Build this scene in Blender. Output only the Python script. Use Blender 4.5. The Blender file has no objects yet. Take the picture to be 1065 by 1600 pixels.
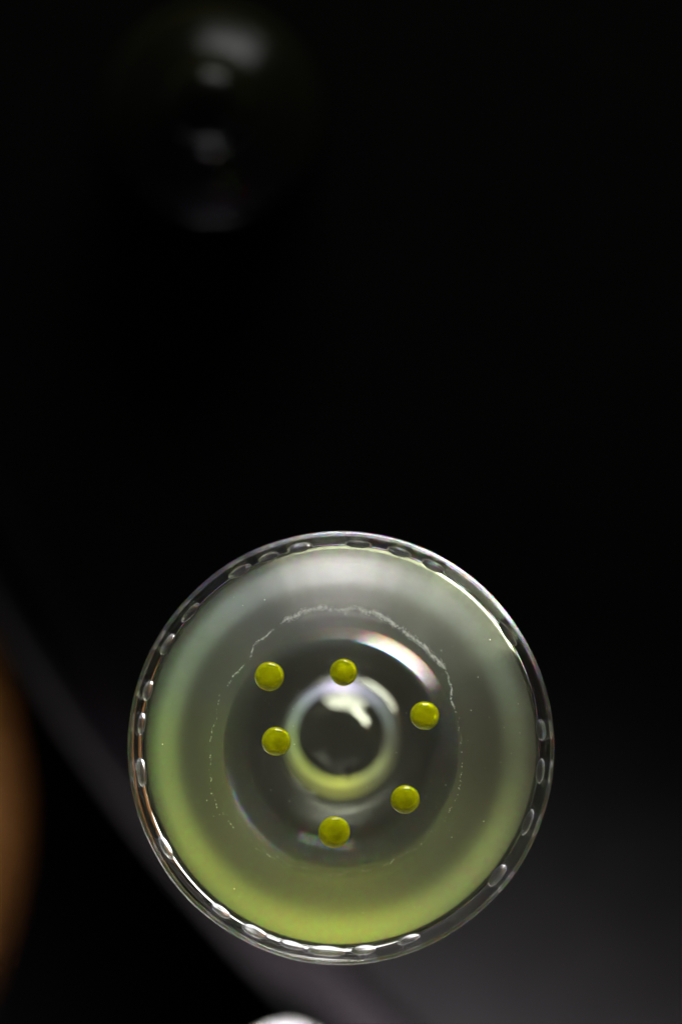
import bpy, bmesh, math, random
from mathutils import Vector, noise as mnoise

random.seed(7)
sc = bpy.context.scene
C = sc.collection
MM = 0.001
R = math.radians

# ------------------------------------------------------------------ camera
Z_LIQ = 0.1500                       # height of the drink's surface above the table
Z_RIM = 0.1550
PXMM = 7.0                           # photograph pixels per millimetre at the drink's surface
DIST = 0.86
cam_d = bpy.data.cameras.new('camera')
cam = bpy.data.objects.new('camera', cam_d); C.objects.link(cam)
cam.location = (0.0, 0.0524, Z_LIQ + DIST)
cam.rotation_euler = (0, 0, 0)
cam_d.sensor_fit = 'VERTICAL'
cam_d.sensor_height = 36.0
cam_d.lens = 36.0 * DIST / (1600 / PXMM * MM)
cam_d.clip_start = 0.01
cam_d.clip_end = 50
cam_d.dof.use_dof = True
cam_d.dof.focus_distance = DIST
cam_d.dof.aperture_fstop = cam_d.lens / 58.0      # a 58 mm wide aperture
sc.camera = cam

# ------------------------------------------------------------------ world, lamps, exposure
w = bpy.data.worlds.new('World'); sc.world = w; w.use_nodes = True
w.node_tree.nodes['Background'].inputs[0].default_value = (1.0, 0.6, 0.7, 1)
w.node_tree.nodes['Background'].inputs[1].default_value = 0.03

def area_lamp(name, loc, target, sx, sy, power, color, spread=180):
    d = bpy.data.lights.new(name, 'AREA')
    d.shape = 'RECTANGLE'; d.size = sx; d.size_y = sy
    d.energy = power; d.color = color; d.spread = R(spread)
    o = bpy.data.objects.new(name, d); C.objects.link(o)
    o.location = loc
    o.rotation_euler = (Vector(target) - Vector(loc)).to_track_quat('-Z', 'Y').to_euler()
    return o

area_lamp('back_softbox', (0.15, 0.95, 0.65), (0, 0, 0.14), 0.55, 0.20, 9.0, (1.0, 1.0, 0.97))
area_lamp('added_table_light', (-0.04, -0.30, 0.28), (-0.02, -0.25, 0.0), 0.08, 0.08, 15.0, (1.0, 0.97, 1.0), 72)  # added unseen light for the bright pool on table and napkin
area_lamp('added_stool_light', (0.02, -0.03, -0.28), (-0.135, -0.07, -0.48), 0.05, 0.05, 0.12, (1.0, 0.80, 0.58), 55)  # added light hidden under the table top to brighten the stool
area_lamp('added_low_light', (-0.34, -0.36, -0.40), (0, 0, 0.11), 0.34, 0.24, 1.8, (1.0, 0.98, 0.97))  # added unseen light below table level, for the white crescent in the bowl
# added unseen panels that light and tint the drink: warm at the back, cool at the front, dim at the sides
def panel_colour(deg):
    keys = [(-180, (.15, .17, .13)), (-150, (0.24, 0.29, 0.34)), (-120, (0.60, 0.60, 0.95)), (-90, (1.9, 1.62, 2.85)), (-60, (0.58, 0.60, 0.92)),
            (-30, (0.36, 0.45, 0.46)), (0, (.46, .58, .25)), (45, (0.72, 0.78, 0.22)), (90, (1.15, 1.17, 0.27)), (135, (0.55, 0.60, 0.28)), (180, (.15, .17, .13))]
    for (d0, c0), (d1, c1) in zip(keys, keys[1:]):
        if d0 <= deg <= d1:
            t = (deg - d0) / (d1 - d0)
            t = t * t * (3 - 2 * t)
            return [p + (q - p) * t for p, q in zip(c0, c1)]
# panel rows: how bright each is at the back, at the sides and at the front
rows = [(1.0, 1.0, 1.0), (0.52, 0.27, 0.44), (0.31, 0.14, 0.27), (0.20, 0.12, 0.25), (0.27, 0.22, 0.14)]
PR = 0.42
NP = 48
for k in range(NP):
    deg = -180 + 360 / NP * k
    a = R(deg)
    wb, wf = max(0.0, math.sin(a)) ** 2, max(0.0, -math.sin(a)) ** 2
    ws = 1 - wb - wf
    zlow = 0.058 * wb + 0.054 * ws + 0.068 * wf
    edges = [0.004, zlow, zlow + 0.016, zlow + 0.034, 0.125, 0.55]
    for (kb, ks, kf), z0, z1 in zip(rows, edges, edges[1:]):
        c = [v * (kb * wb + kf * wf + ks * ws) for v in panel_colour(deg)]
        mxc = max(c)
        wd, ht = PR * 2 * math.tan(math.pi / NP), z1 - z0 - 0.001
        zc = (z0 + z1) / 2
        area_lamp('added_light_panel', (PR * math.cos(a), PR * math.sin(a), zc), (0, 0, zc), wd, ht,
                  math.pi * wd * ht * mxc, [v / mxc for v in c])

sc.view_settings.view_transform = 'Standard'
sc.view_settings.look = 'None'
sc.view_settings.gamma = 1.0
sc.view_settings.exposure = 0.15
sc.view_settings.use_curve_mapping = False
cy = sc.cycles
cy.max_bounces = 24; cy.transmission_bounces = 24; cy.glossy_bounces = 12
cy.diffuse_bounces = 4; cy.volume_bounces = 4; cy.transparent_max_bounces = 24
cy.use_denoising = True
cy.denoiser = 'OPENIMAGEDENOISE'
cy.sample_clamp_indirect = 6.0
cy.blur_glossy = 0.3
cy.caustics_refractive = True; cy.caustics_reflective = True
cy.use_adaptive_sampling = False

# ------------------------------------------------------------------ helpers
def new_mat(name):
    m = bpy.data.materials.new(name); m.use_nodes = True
    nt = m.node_tree; nt.nodes.clear()
    out = nt.nodes.new('ShaderNodeOutputMaterial')
    return m, nt, out

def principled(name, color, rough=0.5, spec=0.5, noise=0.0, nscale=50.0, bump=0.0, **kw):
    m, nt, out = new_mat(name)
    p = nt.nodes.new('ShaderNodeBsdfPrincipled')
    p.inputs['Base Color'].default_value = (*color, 1)
    p.inputs['Roughness'].default_value = rough
    p.inputs['Specular IOR Level'].default_value = spec
    for k, v in kw.items():
        p.inputs[k].default_value = v
    if noise > 0 or bump > 0:
        tc = nt.nodes.new('ShaderNodeTexCoord')
        n = nt.nodes.new('ShaderNodeTexNoise'); n.inputs['Scale'].default_value = nscale
        n.inputs['Detail'].default_value = 6
        nt.links.new(tc.outputs['Object'], n.inputs['Vector'])
        if noise > 0:
            mx = nt.nodes.new('ShaderNodeMix'); mx.data_type = 'RGBA'
            mx.inputs[6].default_value = (*[c * (1 - noise) for c in color], 1)
            mx.inputs[7].default_value = (*[min(1, c * (1 + noise)) for c in color], 1)
            nt.links.new(n.outputs['Fac'], mx.inputs[0])
            nt.links.new(mx.outputs[2], p.inputs['Base Color'])
        if bump > 0:
            b = nt.nodes.new('ShaderNodeBump'); b.inputs['Strength'].default_value = bump
            b.inputs['Distance'].default_value = 0.001
            nt.links.new(n.outputs['Fac'], b.inputs['Height'])
            nt.links.new(b.outputs['Normal'], p.inputs['Normal'])
    nt.links.new(p.outputs[0], out.inputs['Surface'])
    return m

def glass_mat(name, ior, disp=0.0, tint=(1, 1, 1), rough=0.0):
    """Clear dielectric; the three primaries refract a little differently, as real glass does."""
    m, nt, out = new_mat(name)
    if disp == 0:
        g = nt.nodes.new('ShaderNodeBsdfGlass'); g.inputs['IOR'].default_value = ior
        g.inputs['Roughness'].default_value = rough; g.inputs['Color'].default_value = (*tint, 1)
        nt.links.new(g.outputs[0], out.inputs['Surface'])
        return m
    prev = None
    for k in range(3):
        g = nt.nodes.new('ShaderNodeBsdfGlass')
        g.inputs['Roughness'].default_value = 0.0
        g.inputs['IOR'].default_value = ior + (k - 1) * disp
        col = [0, 0, 0, 1]; col[k] = tint[k]
        g.inputs['Color'].default_value = col
        if prev is None:
            prev = g
        else:
            a = nt.nodes.new('ShaderNodeAddShader')
            nt.links.new(prev.outputs[0], a.inputs[0]); nt.links.new(g.outputs[0], a.inputs[1])
            prev = a
    nt.links.new(prev.outputs[0], out.inputs['Surface'])
    return m

def link_mesh(name, me, mats=(), parent=None):
    o = bpy.data.objects.new(name, me); C.objects.link(o)
    for m in mats:
        me.materials.append(m)
    if parent is not None:
        o.parent = parent
    return o

def tag(o, label=None, cat=None, group=None, kind=None):
    if label: o['label'] = label
    if cat: o['category'] = cat
    if group: o['group'] = group
    if kind: o['kind'] = kind
    return o

def lathe(profile, seg=192, sy=1.0, wob=None, closed=False, smooth=True):
    """Revolve [(r, z), ...]; r == 0 ends become single points. Returns a mesh and, per face, its profile index."""
    verts, faces, fidx = [], [], []
    rings = []
    for i, (r, z) in enumerate(profile):
        if r < 1e-7:
            rings.append([len(verts)]); verts.append((0, 0, z))
        else:
            ring = []
            for s in range(seg):
                a = 2 * math.pi * s / seg
                rr, zz = (r, z) if wob is None else wob(i, r, z, a)
                ring.append(len(verts)); verts.append((rr * math.cos(a), rr * math.sin(a) * sy, zz))
            rings.append(ring)
    n = len(rings)
    pairs = [(i, i + 1) for i in range(n - 1)] + ([(n - 1, 0)] if closed else [])
    for i, j in pairs:
        A, B = rings[i], rings[j]
        if len(A) == 1 and len(B) == 1: continue
        for s in range(seg):
            t = (s + 1) % seg
            if len(A) == 1: f = (A[0], B[s], B[t])
            elif len(B) == 1: f = (A[s], B[0], A[t])
            else: f = (A[s], B[s], B[t], A[t])
            faces.append(f); fidx.append(i)
    me = bpy.data.meshes.new('lathe')
    me.from_pydata(verts, [], faces); me.update()
    if smooth:
        me.polygons.foreach_set('use_smooth', [True] * len(me.polygons))
    return me, fidx

def orient(me):
    """Make every face of a closed mesh point outwards."""
    bm = bmesh.new(); bm.from_mesh(me)
    bmesh.ops.recalc_face_normals(bm, faces=bm.faces)
    if bm.calc_volume(signed=True) < 0:
        bmesh.ops.reverse_faces(bm, faces=bm.faces)
    bm.to_mesh(me); bm.free(); me.update()

def smoothstep(a, b, x):
    t = max(0.0, min(1.0, (x - a) / (b - a)))
    return t * t * (3 - 2 * t)

def px(x, y, z=Z_LIQ):
    """Photograph pixel -> world point at height z (used once, to read off where things stand)."""
    k = (cam.location.z - z) / DIST / PXMM * MM
    return ((x - 532.5) * k, cam.location.y - (y - 800) * k, z)

# ------------------------------------------------------------------ materials
M_glass = glass_mat('clear_crystal', 1.50, 0.0025)
M_lip = glass_mat('clear_crystal_lip', 1.50)
M_wall = glass_mat('crystal_wall_slightly_hazed', 1.50, rough=0.16)
M_iface = glass_mat('crystal_wetted_by_drink', 1.50 / 1.345, 0.0)
M_bead = glass_mat('crystal_bump', 1.50, rough=0.26)
M_bubble = glass_mat('bubble_film', 1.33)

# ------------------------------------------------------------------ setting: table and floor
def table_mat():
    m = principled('black_lacquer_table', (0.0015, 0.0014, 0.00145), 0.5, 0.007, noise=0.3, nscale=60, bump=0.05)
    return m
M_table = table_mat()
TC = px(2575, -515, 0.0); TR = 2980 / PXMM * MM * (cam.location.z / DIST)
prof = [(0, 0)] + [(TR * t, 0) for t in (0.3, 0.6, 0.85)]
rb = 0.020
for k in range(0, 13):
    a = math.pi * k / 12
    prof.append((TR - rb + rb * math.sin(a), -rb + rb * math.cos(a)))
prof += [(TR * 0.5, -2 * rb), (0, -2 * rb)]
me, _ = lathe(prof, 256); orient(me)
table = link_mesh('table_top', me, [M_table]); table.location = (TC[0], TC[1], 0)
tag(table, kind='structure')
eb = []
for k in range(0, 13):
    a = math.pi * (0.02 + 0.96 * k / 12)
    eb.append((TR - rb + (rb + 0.0012) * math.sin(a), -rb + (rb + 0.0012) * math.cos(a)))
eb += [(TR - rb, -rb)]
me, _ = lathe(eb, 256, closed=True); orient(me)
link_mesh('lit_edge_band', me, [principled('grey_lit_edge', (0.0020, 0.0016, 0.0019), 0.6, 0.010, noise=0.3, nscale=40)], table)  # added band, coloured lighter for the light caught on the rounded edge
M_floor = principled('dark_floor', (0.0010, 0.0008, 0.0009), 0.9, 0.02, noise=0.4, nscale=12)
me = bpy.data.meshes.new('floor')
me.from_pydata([(-3, -3, 0), (3, -3, 0), (3, 3, 0), (-3, 3, 0)], [], [(0, 1, 2, 3)])
floor = link_mesh('floor', me, [M_floor]); floor.location = (0, 0, -0.95)
tag(floor, kind='structure')

# ------------------------------------------------------------------ the cocktail glass
SY = 1.018
R_CRIT = 26.0 * MM
def bowl_inner(r):
    """Height of the bowl's inner surface above its lowest point at radius r (metres)."""
    # the slope grows evenly to 48 deg, then the wall runs on almost straight
    n = 60; z = 0.0; dr = r / n
    for i in range(n):
        x = (i + 0.5) * dr / MM
        if x < 22.0: th = 46.3 * x / 22.0
        elif x < 25.3: th = 46.3 + 1.8 * (x - 22.0) / 3.3
        elif x < 27: th = 48.1 + 2.9 * (x - 25.3) / 1.7
        else: th = 51.0 + 9.0 * (x - 27) / 16.6
        z += math.tan(R(th)) * dr
    return z
R_LIQ = 43.8 * MM
Z_BOT = Z_LIQ - bowl_inner(R_LIQ)
print('bowl bottom z', Z_BOT)
inner = []
N_IN = 80
r_top = None
for i in range(N_IN + 1):
    r = R_LIQ * i / N_IN
    inner.append((r, Z_BOT + bowl_inner(r)))
# the wall above the drink
k_menisc = 0.7 * MM
inner_w = []
for i in range(1, 9):
    z = Z_LIQ + (Z_RIM - Z_LIQ) * i / 8 - 0.0006
    r = R_LIQ + (46.2 * MM - R_LIQ) * (i / 8) ** 0.9
    inner_w.append((r, z))
n_wet = len(inner) + 1          # the meniscus wets the first ring above the level
rim = []
for k in range(1, 8):
    a = math.pi * k / 8
    rim.append((46.75 * MM - 0.55 * MM * math.cos(a), Z_RIM - 0.0006 + 0.6 * MM * math.sin(a)))
# outer wall going down, 1.1 mm thick, flowing into a fillet and the stem
outer = []
T = 1.15 * MM
full = inner + inner_w
for i in range(len(full) - 1, 0, -1):
    r, z = full[i]
    r0, z0 = full[i - 1]
    dx, dz = r - r0, z - z0
    L = math.hypot(dx, dz)
    ro, zo = r + T * dz / L, z - T * dx / L
    if ro < 15.2 * MM: break
    outer.append((ro, zo))
R_F, Z_F = outer[-1]
# fillet: from the bowl's underside to the stem
knots = [(15.4, 34.0), (14.0, 49.5), (13.0, 54.0), (11.5, 55.2), (9.0, 56.8), (7.2, 58.6), (6.0, 74.0), (5.0, 85.0)]   # radius mm, slope deg
r_, z_ = R_F, Z_F
while r_ > 5.0 * MM:
    x = r_ / MM
    th = knots[0][1]
    for (ra, ta), (rb_, tb) in zip(knots, knots[1:]):
        if ra >= x >= rb_: th = ta + (tb - ta) * (ra - x) / (ra - rb_)
    st = 0.25 * MM
    z_ -= math.tan(R(th)) * st; r_ -= st
    outer.append((r_, z_))
R_ST = r_
z_st = outer[-1][1]
for k, z in enumerate((z_st * 0.85, z_st * 0.7, z_st * 0.45, 0.016, 0.012)):
    outer.append(((4.8, 4.5, 4.2, 4.2, 4.3)[k] * MM, z))
for r, z in ((4.8, 9.0), (6.5, 6.6), (10, 5.0), (18, 3.7), (28, 2.6), (33.5, 2.1), (34.6, 1.6), (35, 1.1), (34.6, 0.6), (33.5, 0.3), (0, 0.3)):
    outer.append((r * MM, z * MM))
profile = inner + inner_w + rim + outer
n_lip = len(inner + inner_w + rim) + 9
def wob(i, r, z, a):
    # hand-blown unevenness, only above the drink line
    k = smoothstep(Z_LIQ - 0.001, Z_LIQ + 0.003, z)
    if k > 0 and r > 40 * MM:
        q = Vector((math.cos(a) * 3.2, math.sin(a) * 3.2, z * 260))
        r += k * 0.16 * MM * mnoise.noise(q)
        z += k * 0.10 * MM * mnoise.noise(q * 0.6 + Vector((9, 3, 1)))
    return r, z
me, fidx = lathe(profile, 256, SY, wob)
orient(me)
glass = bpy.data.objects.new('cocktail_glass', None); C.objects.link(glass)
glass.empty_display_size = 0.03
tag(glass, 'clear stemmed cocktail glass with a bumpy rim, seen from straight above', 'glass')
bowl = link_mesh('bowl_and_stem', me, [M_glass, M_iface, M_lip, M_wall], glass)
for p, fi in zip(me.polygons, fidx):
    rr = math.hypot(p.center.x, p.center.y)
    p.material_index = 1 if fi < n_wet - 1 else 2
    if fi > n_lip and p.center.z > 0.05:
        if 21 * MM < rr < 29 * MM: p.material_index = 0
        elif rr >= 29 * MM and p.center.z < Z_LIQ - 0.001: p.material_index = 3
# pebbled bumps in the wall between the drink and the lip
bumps = [(372, 888, 40), (418, 866, 34), (468, 853, 40), (560, 846, 42), (625, 857, 40), (678, 882, 40), 
         (800, 985, 46), (848, 1140, 34), (848, 1205, 40), (832, 1288, 44), (780, 1370, 42), (638, 1468, 38),
         (568, 1486, 40), (510, 1488, 60), (455, 1478, 40), (397, 1457, 42), (345, 1423, 36), 
         (258, 1325, 42), (219, 1207, 46), (217, 1130, 36), (229, 1078, 34), (258, 1004, 38), (295, 955, 40)]
def bump_mesh(length, seed):
    bm = bmesh.new()
    bmesh.ops.create_icosphere(bm, subdivisions=4, radius=1.0)
    for v in bm.verts:
        c = v.co.copy()
        rip = 1 + 0.10 * math.sin(c.z * 7.5 + seed) + 0.09 * mnoise.noise(c * 1.6 + Vector((seed, 0, 0)))
        v.co = Vector((c.x * 0.75 * MM * rip, c.y * length / 2, c.z * (1.35 + 0.35 * math.sin(seed * 2.3)) * MM))
    me = bpy.data.meshes.new('bump'); bm.to_mesh(me); bm.free()
    me.polygons.foreach_set('use_smooth', [True] * len(me.polygons))
    return me
for i, (x, y, l) in enumerate(bumps):
    X, Y, _ = px(x, y, Z_LIQ + 0.002)
    a = math.atan2(Y / SY, X)
    o = link_mesh('glass_bump', bump_mesh(l / PXMM * MM, i * 1.7), [M_bead], glass)
    rr = 45.25 * MM - 0.62 * MM
    o.location = (rr * math.cos(a), rr * math.sin(a) * SY, Z_LIQ + 2.1 * MM + random.uniform(-0.2, 0.2) * MM)
    o.rotation_euler = (0, R(32), a)

# ------------------------------------------------------------------ the drink
def drink_mat():
    m, nt, out = new_mat('cloudy_green_drink')
    g = nt.nodes.new('ShaderNodeBsdfGlass'); g.inputs['IOR'].default_value = 1.345; g.inputs['Roughness'].default_value = 0.0
    t = nt.nodes.new('ShaderNodeBsdfTransparent')
    at = nt.nodes.new('ShaderNodeAttribute'); at.attribute_name = 'wall'
    mx = nt.nodes.new('ShaderNodeMixShader')
    nt.links.new(at.outputs['Fac'], mx.inputs[0])
    nt.links.new(g.outputs[0], mx.inputs[1]); nt.links.new(t.outputs[0], mx.inputs[2])
    nt.links.new(mx.outputs[0], out.inputs['Surface'])
    va = nt.nodes.new('ShaderNodeVolumeAbsorption')
    va.inputs['Color'].default_value = (0.36, 0.47, 0.0, 1); va.inputs['Density'].default_value = 16.0
    vs = nt.nodes.new('ShaderNodeVolumeScatter')
    vs.inputs['Color'].default_value = (0.97, 0.95, 1.0, 1); vs.inputs['Density'].default_value = 3.0
    vs.inputs['Anisotropy'].default_value = 0.3
    ad = nt.nodes.new('ShaderNodeAddShader')
    nt.links.new(va.outputs[0], ad.inputs[0]); nt.links.new(vs.outputs[0], ad.inputs[1])
    nt.links.new(ad.outputs[0], out.inputs['Volume'])
    return m
M_drink = drink_mat()
g = 0.02 * MM
lp = []
r_end, z_end = inner_w[0]
for i, (r, z) in enumerate(inner):
    lp.append((max(0, r - g if i else 0), z + g))
lp.append((r_end - g, z_end))
n_side = len(lp) - 1
for i in range(1, 9):                      # meniscus, climbing the wall
    t = i / 8
    d = 1.0 * MM * t
    lp.append((r_end - g - d, Z_LIQ + (z_end - Z_LIQ) * math.exp(-4.5 * t) * (1 - t)))
for t in (0.8, 0.55, 0.3):
    lp.append(((r_end - 1.0 * MM) * t, Z_LIQ))
lp.append((0, Z_LIQ))
me, fi = lathe(lp, 256, SY); orient(me)
at = me.attributes.new('wall', 'FLOAT', 'FACE')
at.data.foreach_set('value', [1.0 if f < n_side else 0.0 for f in fi])
drink = link_mesh('green_drink', me, [M_drink])
tag(drink, 'cloudy pale green drink filling the cocktail glass', 'drink')

# ------------------------------------------------------------------ oil drops on the drink
def oil_mat():
    m, nt, out = new_mat('olive_oil')
    p = nt.nodes.new('ShaderNodeBsdfPrincipled')
    p.inputs['Base Color'].default_value = (0.75, 0.77, 0.003, 1)
    p.inputs['Roughness'].default_value = 0.07
    p.inputs['IOR'].default_value = 1.47
    p.inputs['Subsurface Weight'].default_value = 1.0
    p.inputs['Subsurface Radius'].default_value = (1.0, 1.0, 0.1)
    p.inputs['Subsurface Scale'].default_value = 0.0010
    p.inputs['Transmission Weight'].default_value = 0.6
    p.inputs['Specular IOR Level'].default_value = 0.5
    tc = nt.nodes.new('ShaderNodeTexCoord')
    n = nt.nodes.new('ShaderNodeTexNoise'); n.inputs['Scale'].default_value = 300; n.inputs['Detail'].default_value = 3
    oi = nt.nodes.new('ShaderNodeObjectInfo')
    va_ = nt.nodes.new('ShaderNodeVectorMath'); va_.operation = 'ADD'
    nt.links.new(tc.outputs['Object'], va_.inputs[0]); nt.links.new(oi.outputs['Random'], va_.inputs[1])
    nt.links.new(va_.outputs[0], n.inputs['Vector'])
    r_ = nt.nodes.new('ShaderNodeValToRGB')  # mottled colour stands in for glints and shading inside the drops
    r_.color_ramp.elements[0].position = 0.32; r_.color_ramp.elements[0].color = (0.55, 0.56, 0.0005, 1)
    r_.color_ramp.elements[1].position = 0.64; r_.color_ramp.elements[1].color = (0.95, 1.0, 0.001, 1)
    nt.links.new(n.outputs['Fac'], r_.inputs[0]); nt.links.new(r_.outputs[0], p.inputs['Base Color'])
    b = nt.nodes.new('ShaderNodeBump'); b.inputs['Strength'].default_value = 0.5; b.inputs['Distance'].default_value = 0.0006
    nt.links.new(n.outputs['Fac'], b.inputs['Height']); nt.links.new(b.outputs[0], p.inputs['Normal'])
    nt.links.new(p.outputs[0], out.inputs['Surface'])
    return m
M_oil = oil_mat()
drops = [(421, 1057, 23.0, 'green oil drop with two bright flecks, upper left of the drink'),
         (536.5, 1050.5, 21.5, 'brightest yellow oil drop, above the white crescent at the centre'),
         (663, 1118, 22.3, 'green oil drop with a bright right edge, rightmost on the drink'),
         (431.5, 1158.5, 22.6, 'green oil drop with a glint at its foot, left of the dark centre'),
         (632.5, 1249, 22.5, 'speckled green oil drop at the lower right of the dark centre'),
         (522, 1300, 24.8, 'largest green oil drop, lowest on the drink')]
for k, (x, y, r, lab) in enumerate(drops):
    pr = []
    rad = r / PXMM * MM
    for i in range(0, 25):
        a = math.pi * i / 24
        h = 1.2 * MM if a < math.pi / 2 else 1.5 * MM
        c = math.cos(a)
        s = math.sin(a)
        pr.append((rad * s ** 0.85 if 0 < i < 24 else 0.0, h * c))
    def uneven(i, r, z, a, k=k):
        q = Vector((math.cos(a), math.sin(a), k * 3.1))
        return r * (1 + 0.022 * mnoise.noise(q)), z + 0.10 * MM * mnoise.noise(Vector((r * 700 * math.cos(a), r * 700 * math.sin(a), k * 5.0 + 1)))
    me, _ = lathe(pr, 72, 1.0 + random.uniform(-0.01, 0.04), uneven); orient(me)
    o = link_mesh('oil_drop', me, [M_oil])
    X, Y, _ = px(x, y)
    o.location = (X, Y, Z_LIQ + 0.05 * MM); o.rotation_euler = (0, 0, random.uniform(0, 6))
    tag(o, lab, 'oil drop', 'oil drops floating on the drink')

# ------------------------------------------------------------------ ring of fine foam
ring = [(329, 1161), (339, 1107), (346, 1080), (364, 1058), (388, 1031), (396, 1009), (410, 997), (444, 970), (471, 959), (498, 950),
        (538, 955), (554, 950), (598, 965), (638, 992), (665, 1013), (696, 1047), (702, 1067), (709, 1107), (719, 1148), (722, 1194),
        (714, 1248), (689, 1285), (655, 1322), (600, 1352), (520, 1368), (450, 1350), (400, 1325), (365, 1292), (342, 1261), (329, 1238), (329, 1200)]
t_ = (1 + 5 ** 0.5) / 2
ICO_V = [Vector(v).normalized() for v in ((-1, t_, 0), (1, t_, 0), (-1, -t_, 0), (1, -t_, 0), (0, -1, t_), (0, 1, t_), (0, -1, -t_), (0, 1, -t_),
                                          (t_, 0, -1), (t_, 0, 1), (-t_, 0, -1), (-t_, 0, 1))]
ICO_F = [(0, 11, 5), (0, 5, 1), (0, 1, 7), (0, 7, 10), (0, 10, 11), (1, 5, 9), (5, 11, 4), (11, 10, 2), (10, 7, 6), (7, 1, 8),
         (3, 9, 4), (3, 4, 2), (3, 2, 6), (3, 6, 8), (3, 8, 9), (4, 9, 5), (2, 4, 11), (6, 2, 10), (8, 6, 7), (9, 8, 1)]
class Dots:
    def __init__(self): self.v, self.f = [], []
    def add(self, x, y, s):
        X, Y, _ = px(x, y)
        n = len(self.v)
        self.v += [(X + q.x * s, Y + q.y * s, Z_LIQ + s * 0.3 + q.z * s) for q in ICO_V]
        self.f += [tuple(n + i for i in f) for f in ICO_F]
    def mesh(self, name):
        me = bpy.data.meshes.new(name); me.from_pydata(self.v, [], self.f); me.update()
        me.polygons.foreach_set('use_smooth', [True] * len(me.polygons))
        return me
dots = Dots()
for i in range(len(ring)):
    (x0, y0), (x1, y1) = ring[i], ring[(i + 1) % len(ring)]
    L = math.hypot(x1 - x0, y1 - y0)
    ang = math.degrees(math.atan2(1168 - (y0 + y1) / 2, (x0 + x1) / 2 - 532))
    dens, spread = 0.6, 0.9
    if 25 < ang < 150: dens, spread = 4.0, 1.3
    if 40 < ang < 112: dens, spread = 12.0, 3.6
    if -150 < ang < -20: dens, spread = 0.35, 1.4
    for j in range(int(L * dens)):
        t = random.random()
        bx_, by_ = x0 + (x1 - x0) * t, y0 + (y1 - y0) * t
        cl = mnoise.noise(Vector((bx_ * 0.045, by_ * 0.045, 2.0)))
        if random.random() > 0.55 + 0.9 * cl: continue
        wv = Vector((mnoise.noise(Vector((bx_ * 0.06, by_ * 0.06, 5.0))), mnoise.noise(Vector((bx_ * 0.06, by_ * 0.06, 9.0)))))
        fx = abs(random.gauss(0, 1)) * random.choice((1, 1, -1))
        dx, dy = (bx_ - 532) / 210, (by_ - 1166) / 210
        off = spread * (0.6 * fx) + 4.0 * wv.x
        dots.add(bx_ + dx * off + wv.y * 2 + random.gauss(0, 0.5), by_ + dy * off + random.gauss(0, 0.5),
                 random.choice((0.04, 0.045, 0.055, 0.07, 0.105)) * MM)
me = dots.mesh('foam')
M_foam = principled('pale_foam', (0.85, 0.87, 0.84), 0.5, 0.4)
o = link_mesh('foam_ring', me, [M_foam])
tag(o, 'thin broken ring of pale foam and specks on the drink', 'foam', kind='stuff')
# loose specks
dots = Dots()
for i in range(110):
    a = random.uniform(0, 2 * math.pi); rr = random.uniform(70, 290)
    dots.add(532 + rr * math.cos(a), 1166 + rr * math.sin(a), random.choice((0.03, 0.04, 0.05, 0.06, 0.1)) * MM)
me = dots.mesh('specks')
o = link_mesh('floating_specks', me, [M_foam])
tag(o, 'tiny pale specks scattered over the drink', 'specks', kind='stuff')

# ------------------------------------------------------------------ out-of-focus things round the glass
M_black = principled('black_glazed', (0.001, 0.001, 0.001), 0.2, 0.06)
bx, by, _ = px(328, 168, 0.05)
bottle = bpy.data.objects.new('black_bottle', None); C.objects.link(bottle); bottle.location = (bx, by, 0)
tag(bottle, 'black glossy bottle, blurred in the dark at the top left', 'bottle')
pb = [(0, 0), (26, 0), (28, 2), (28, 39), (27.7, 40.5), (26.8, 41.5), (22, 44.5), (16, 47.6), (12, 49.2), (10.6, 50.5), (10.4, 53), (0, 53)]
me, _ = lathe([(r * MM, z * MM) for r, z in pb], 96); orient(me)
link_mesh('body', me, [M_black], bottle)
pc = [(0, 53.2), (10.2, 53.2), (10.6, 54), (10.6, 66), (10.1, 67.3), (7, 69.3), (3, 70.6), (0, 70.8)]
me, _ = lathe([(r * MM, z * MM) for r, z in pc], 64); orient(me)
link_mesh('cap', me, [M_black], bottle)

# round wooden stool seat below the table's edge
M_wood = principled('amber_wood', (0.12, 0.060, 0.022), 0.5, 0.1, noise=0.4, nscale=9)
stx, sty, _ = px(-650, 1290, -0.48)
stool = bpy.data.objects.new('wooden_stool', None); C.objects.link(stool); stool.location = (stx, sty, -0.95)
tag(stool, 'amber brown round wooden stool cut off by the left edge', 'stool')
SR = 0.155
ps = [(0, 0.42), (SR - 0.01, 0.42), (SR, 0.43), (SR, 0.46), (SR - 0.01, 0.47), (0, 0.47)]
me, _ = lathe(ps, 96); orient(me)
link_mesh('seat', me, [M_wood], stool)
for k in range(3):
    a = 2 * math.pi * k / 3 + 0.4
    me, _ = lathe([(0, 0), (0.013, 0), (0.017, 0.42), (0, 0.42)], 24); orient(me)
    l = link_mesh('leg', me, [M_wood], stool); l.location = (0.085 * math.cos(a), 0.085 * math.sin(a), 0)

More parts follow.
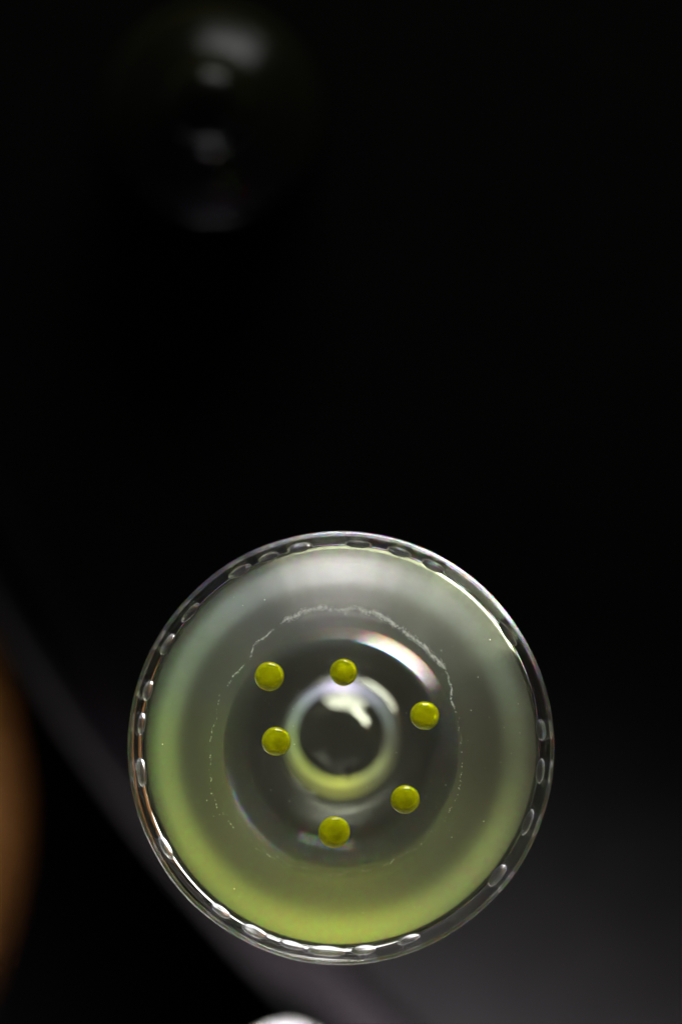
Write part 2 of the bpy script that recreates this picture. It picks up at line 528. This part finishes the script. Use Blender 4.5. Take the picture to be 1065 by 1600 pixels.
# folded white napkin, one corner reaching into view at the bottom edge
M_white = principled('white_linen', (0.78, 0.78, 0.76), 0.8, 0.2, noise=0.04, nscale=900, bump=0.3)
def napkin_layer(z_base, size, thick, seed):
    n = 28
    bm = bmesh.new()
    grid = {}
    def corner(u, v):                       # round the square's corners a little
        p = 14.0
        r = (abs(u) ** p + abs(v) ** p) ** (1 / p)
        m = max(abs(u), abs(v))
        return (u, v) if r < 1e-6 else (u * m / r, v * m / r)
    for side in (0, 1):
        for i in range(n + 1):
            for j in range(n + 1):
                u, v = corner(2 * i / n - 1, 2 * j / n - 1)
                x, y = u * size / 2, v * size / 2
                wv = 0.0008 * mnoise.noise(Vector((x * 30, y * 30, seed))) + 0.0008
                edge = max(abs(u), abs(v)) > 0.97
                t = 0.0 if side == 0 else (thick * 0.55 if edge else thick)
                grid[side, i, j] = bm.verts.new((x, y, z_base + t + (wv if side else 0.0)))
    for i in range(n):
        for j in range(n):
            bm.faces.new([grid[1, i, j], grid[1, i + 1, j], grid[1, i + 1, j + 1], grid[1, i, j + 1]])
            bm.faces.new([grid[0, i, j + 1], grid[0, i + 1, j + 1], grid[0, i + 1, j], grid[0, i, j]])
    for i in range(n):
        for (a0, b0), (a1, b1) in (((i, 0), (i + 1, 0)), ((i + 1, n), (i, n)), ((0, i + 1), (0, i)), ((n, i), (n, i + 1))):
            bm.faces.new([grid[0, a0, b0], grid[0, a1, b1], grid[1, a1, b1], grid[1, a0, b0]])
    me = bpy.data.meshes.new('napkin'); bm.to_mesh(me); bm.free()
    orient(me)
    me.polygons.foreach_set('use_smooth', [True] * len(me.polygons))
    return me
nap = bpy.data.objects.new('napkin', None); C.objects.link(nap)
nx, ny, _ = px(456, 1609, 0.005)
na = R(45 - 6)
nap.rotation_euler = (0, 0, na)
half = 0.19 / 2 * 0.95
cx = half * math.cos(na) - half * math.sin(na); cyy = half * math.sin(na) + half * math.cos(na)
nap.location = (nx - cx, ny - cyy, 0.0)
tag(nap, 'white folded napkin with one corner showing at the bottom edge', 'napkin')
link_mesh('lower_fold', napkin_layer(0.0006, 0.188, 0.0016, 3.0), [M_white], nap)
link_mesh('upper_fold', napkin_layer(0.0034, 0.19, 0.0016, 8.0), [M_white], nap)
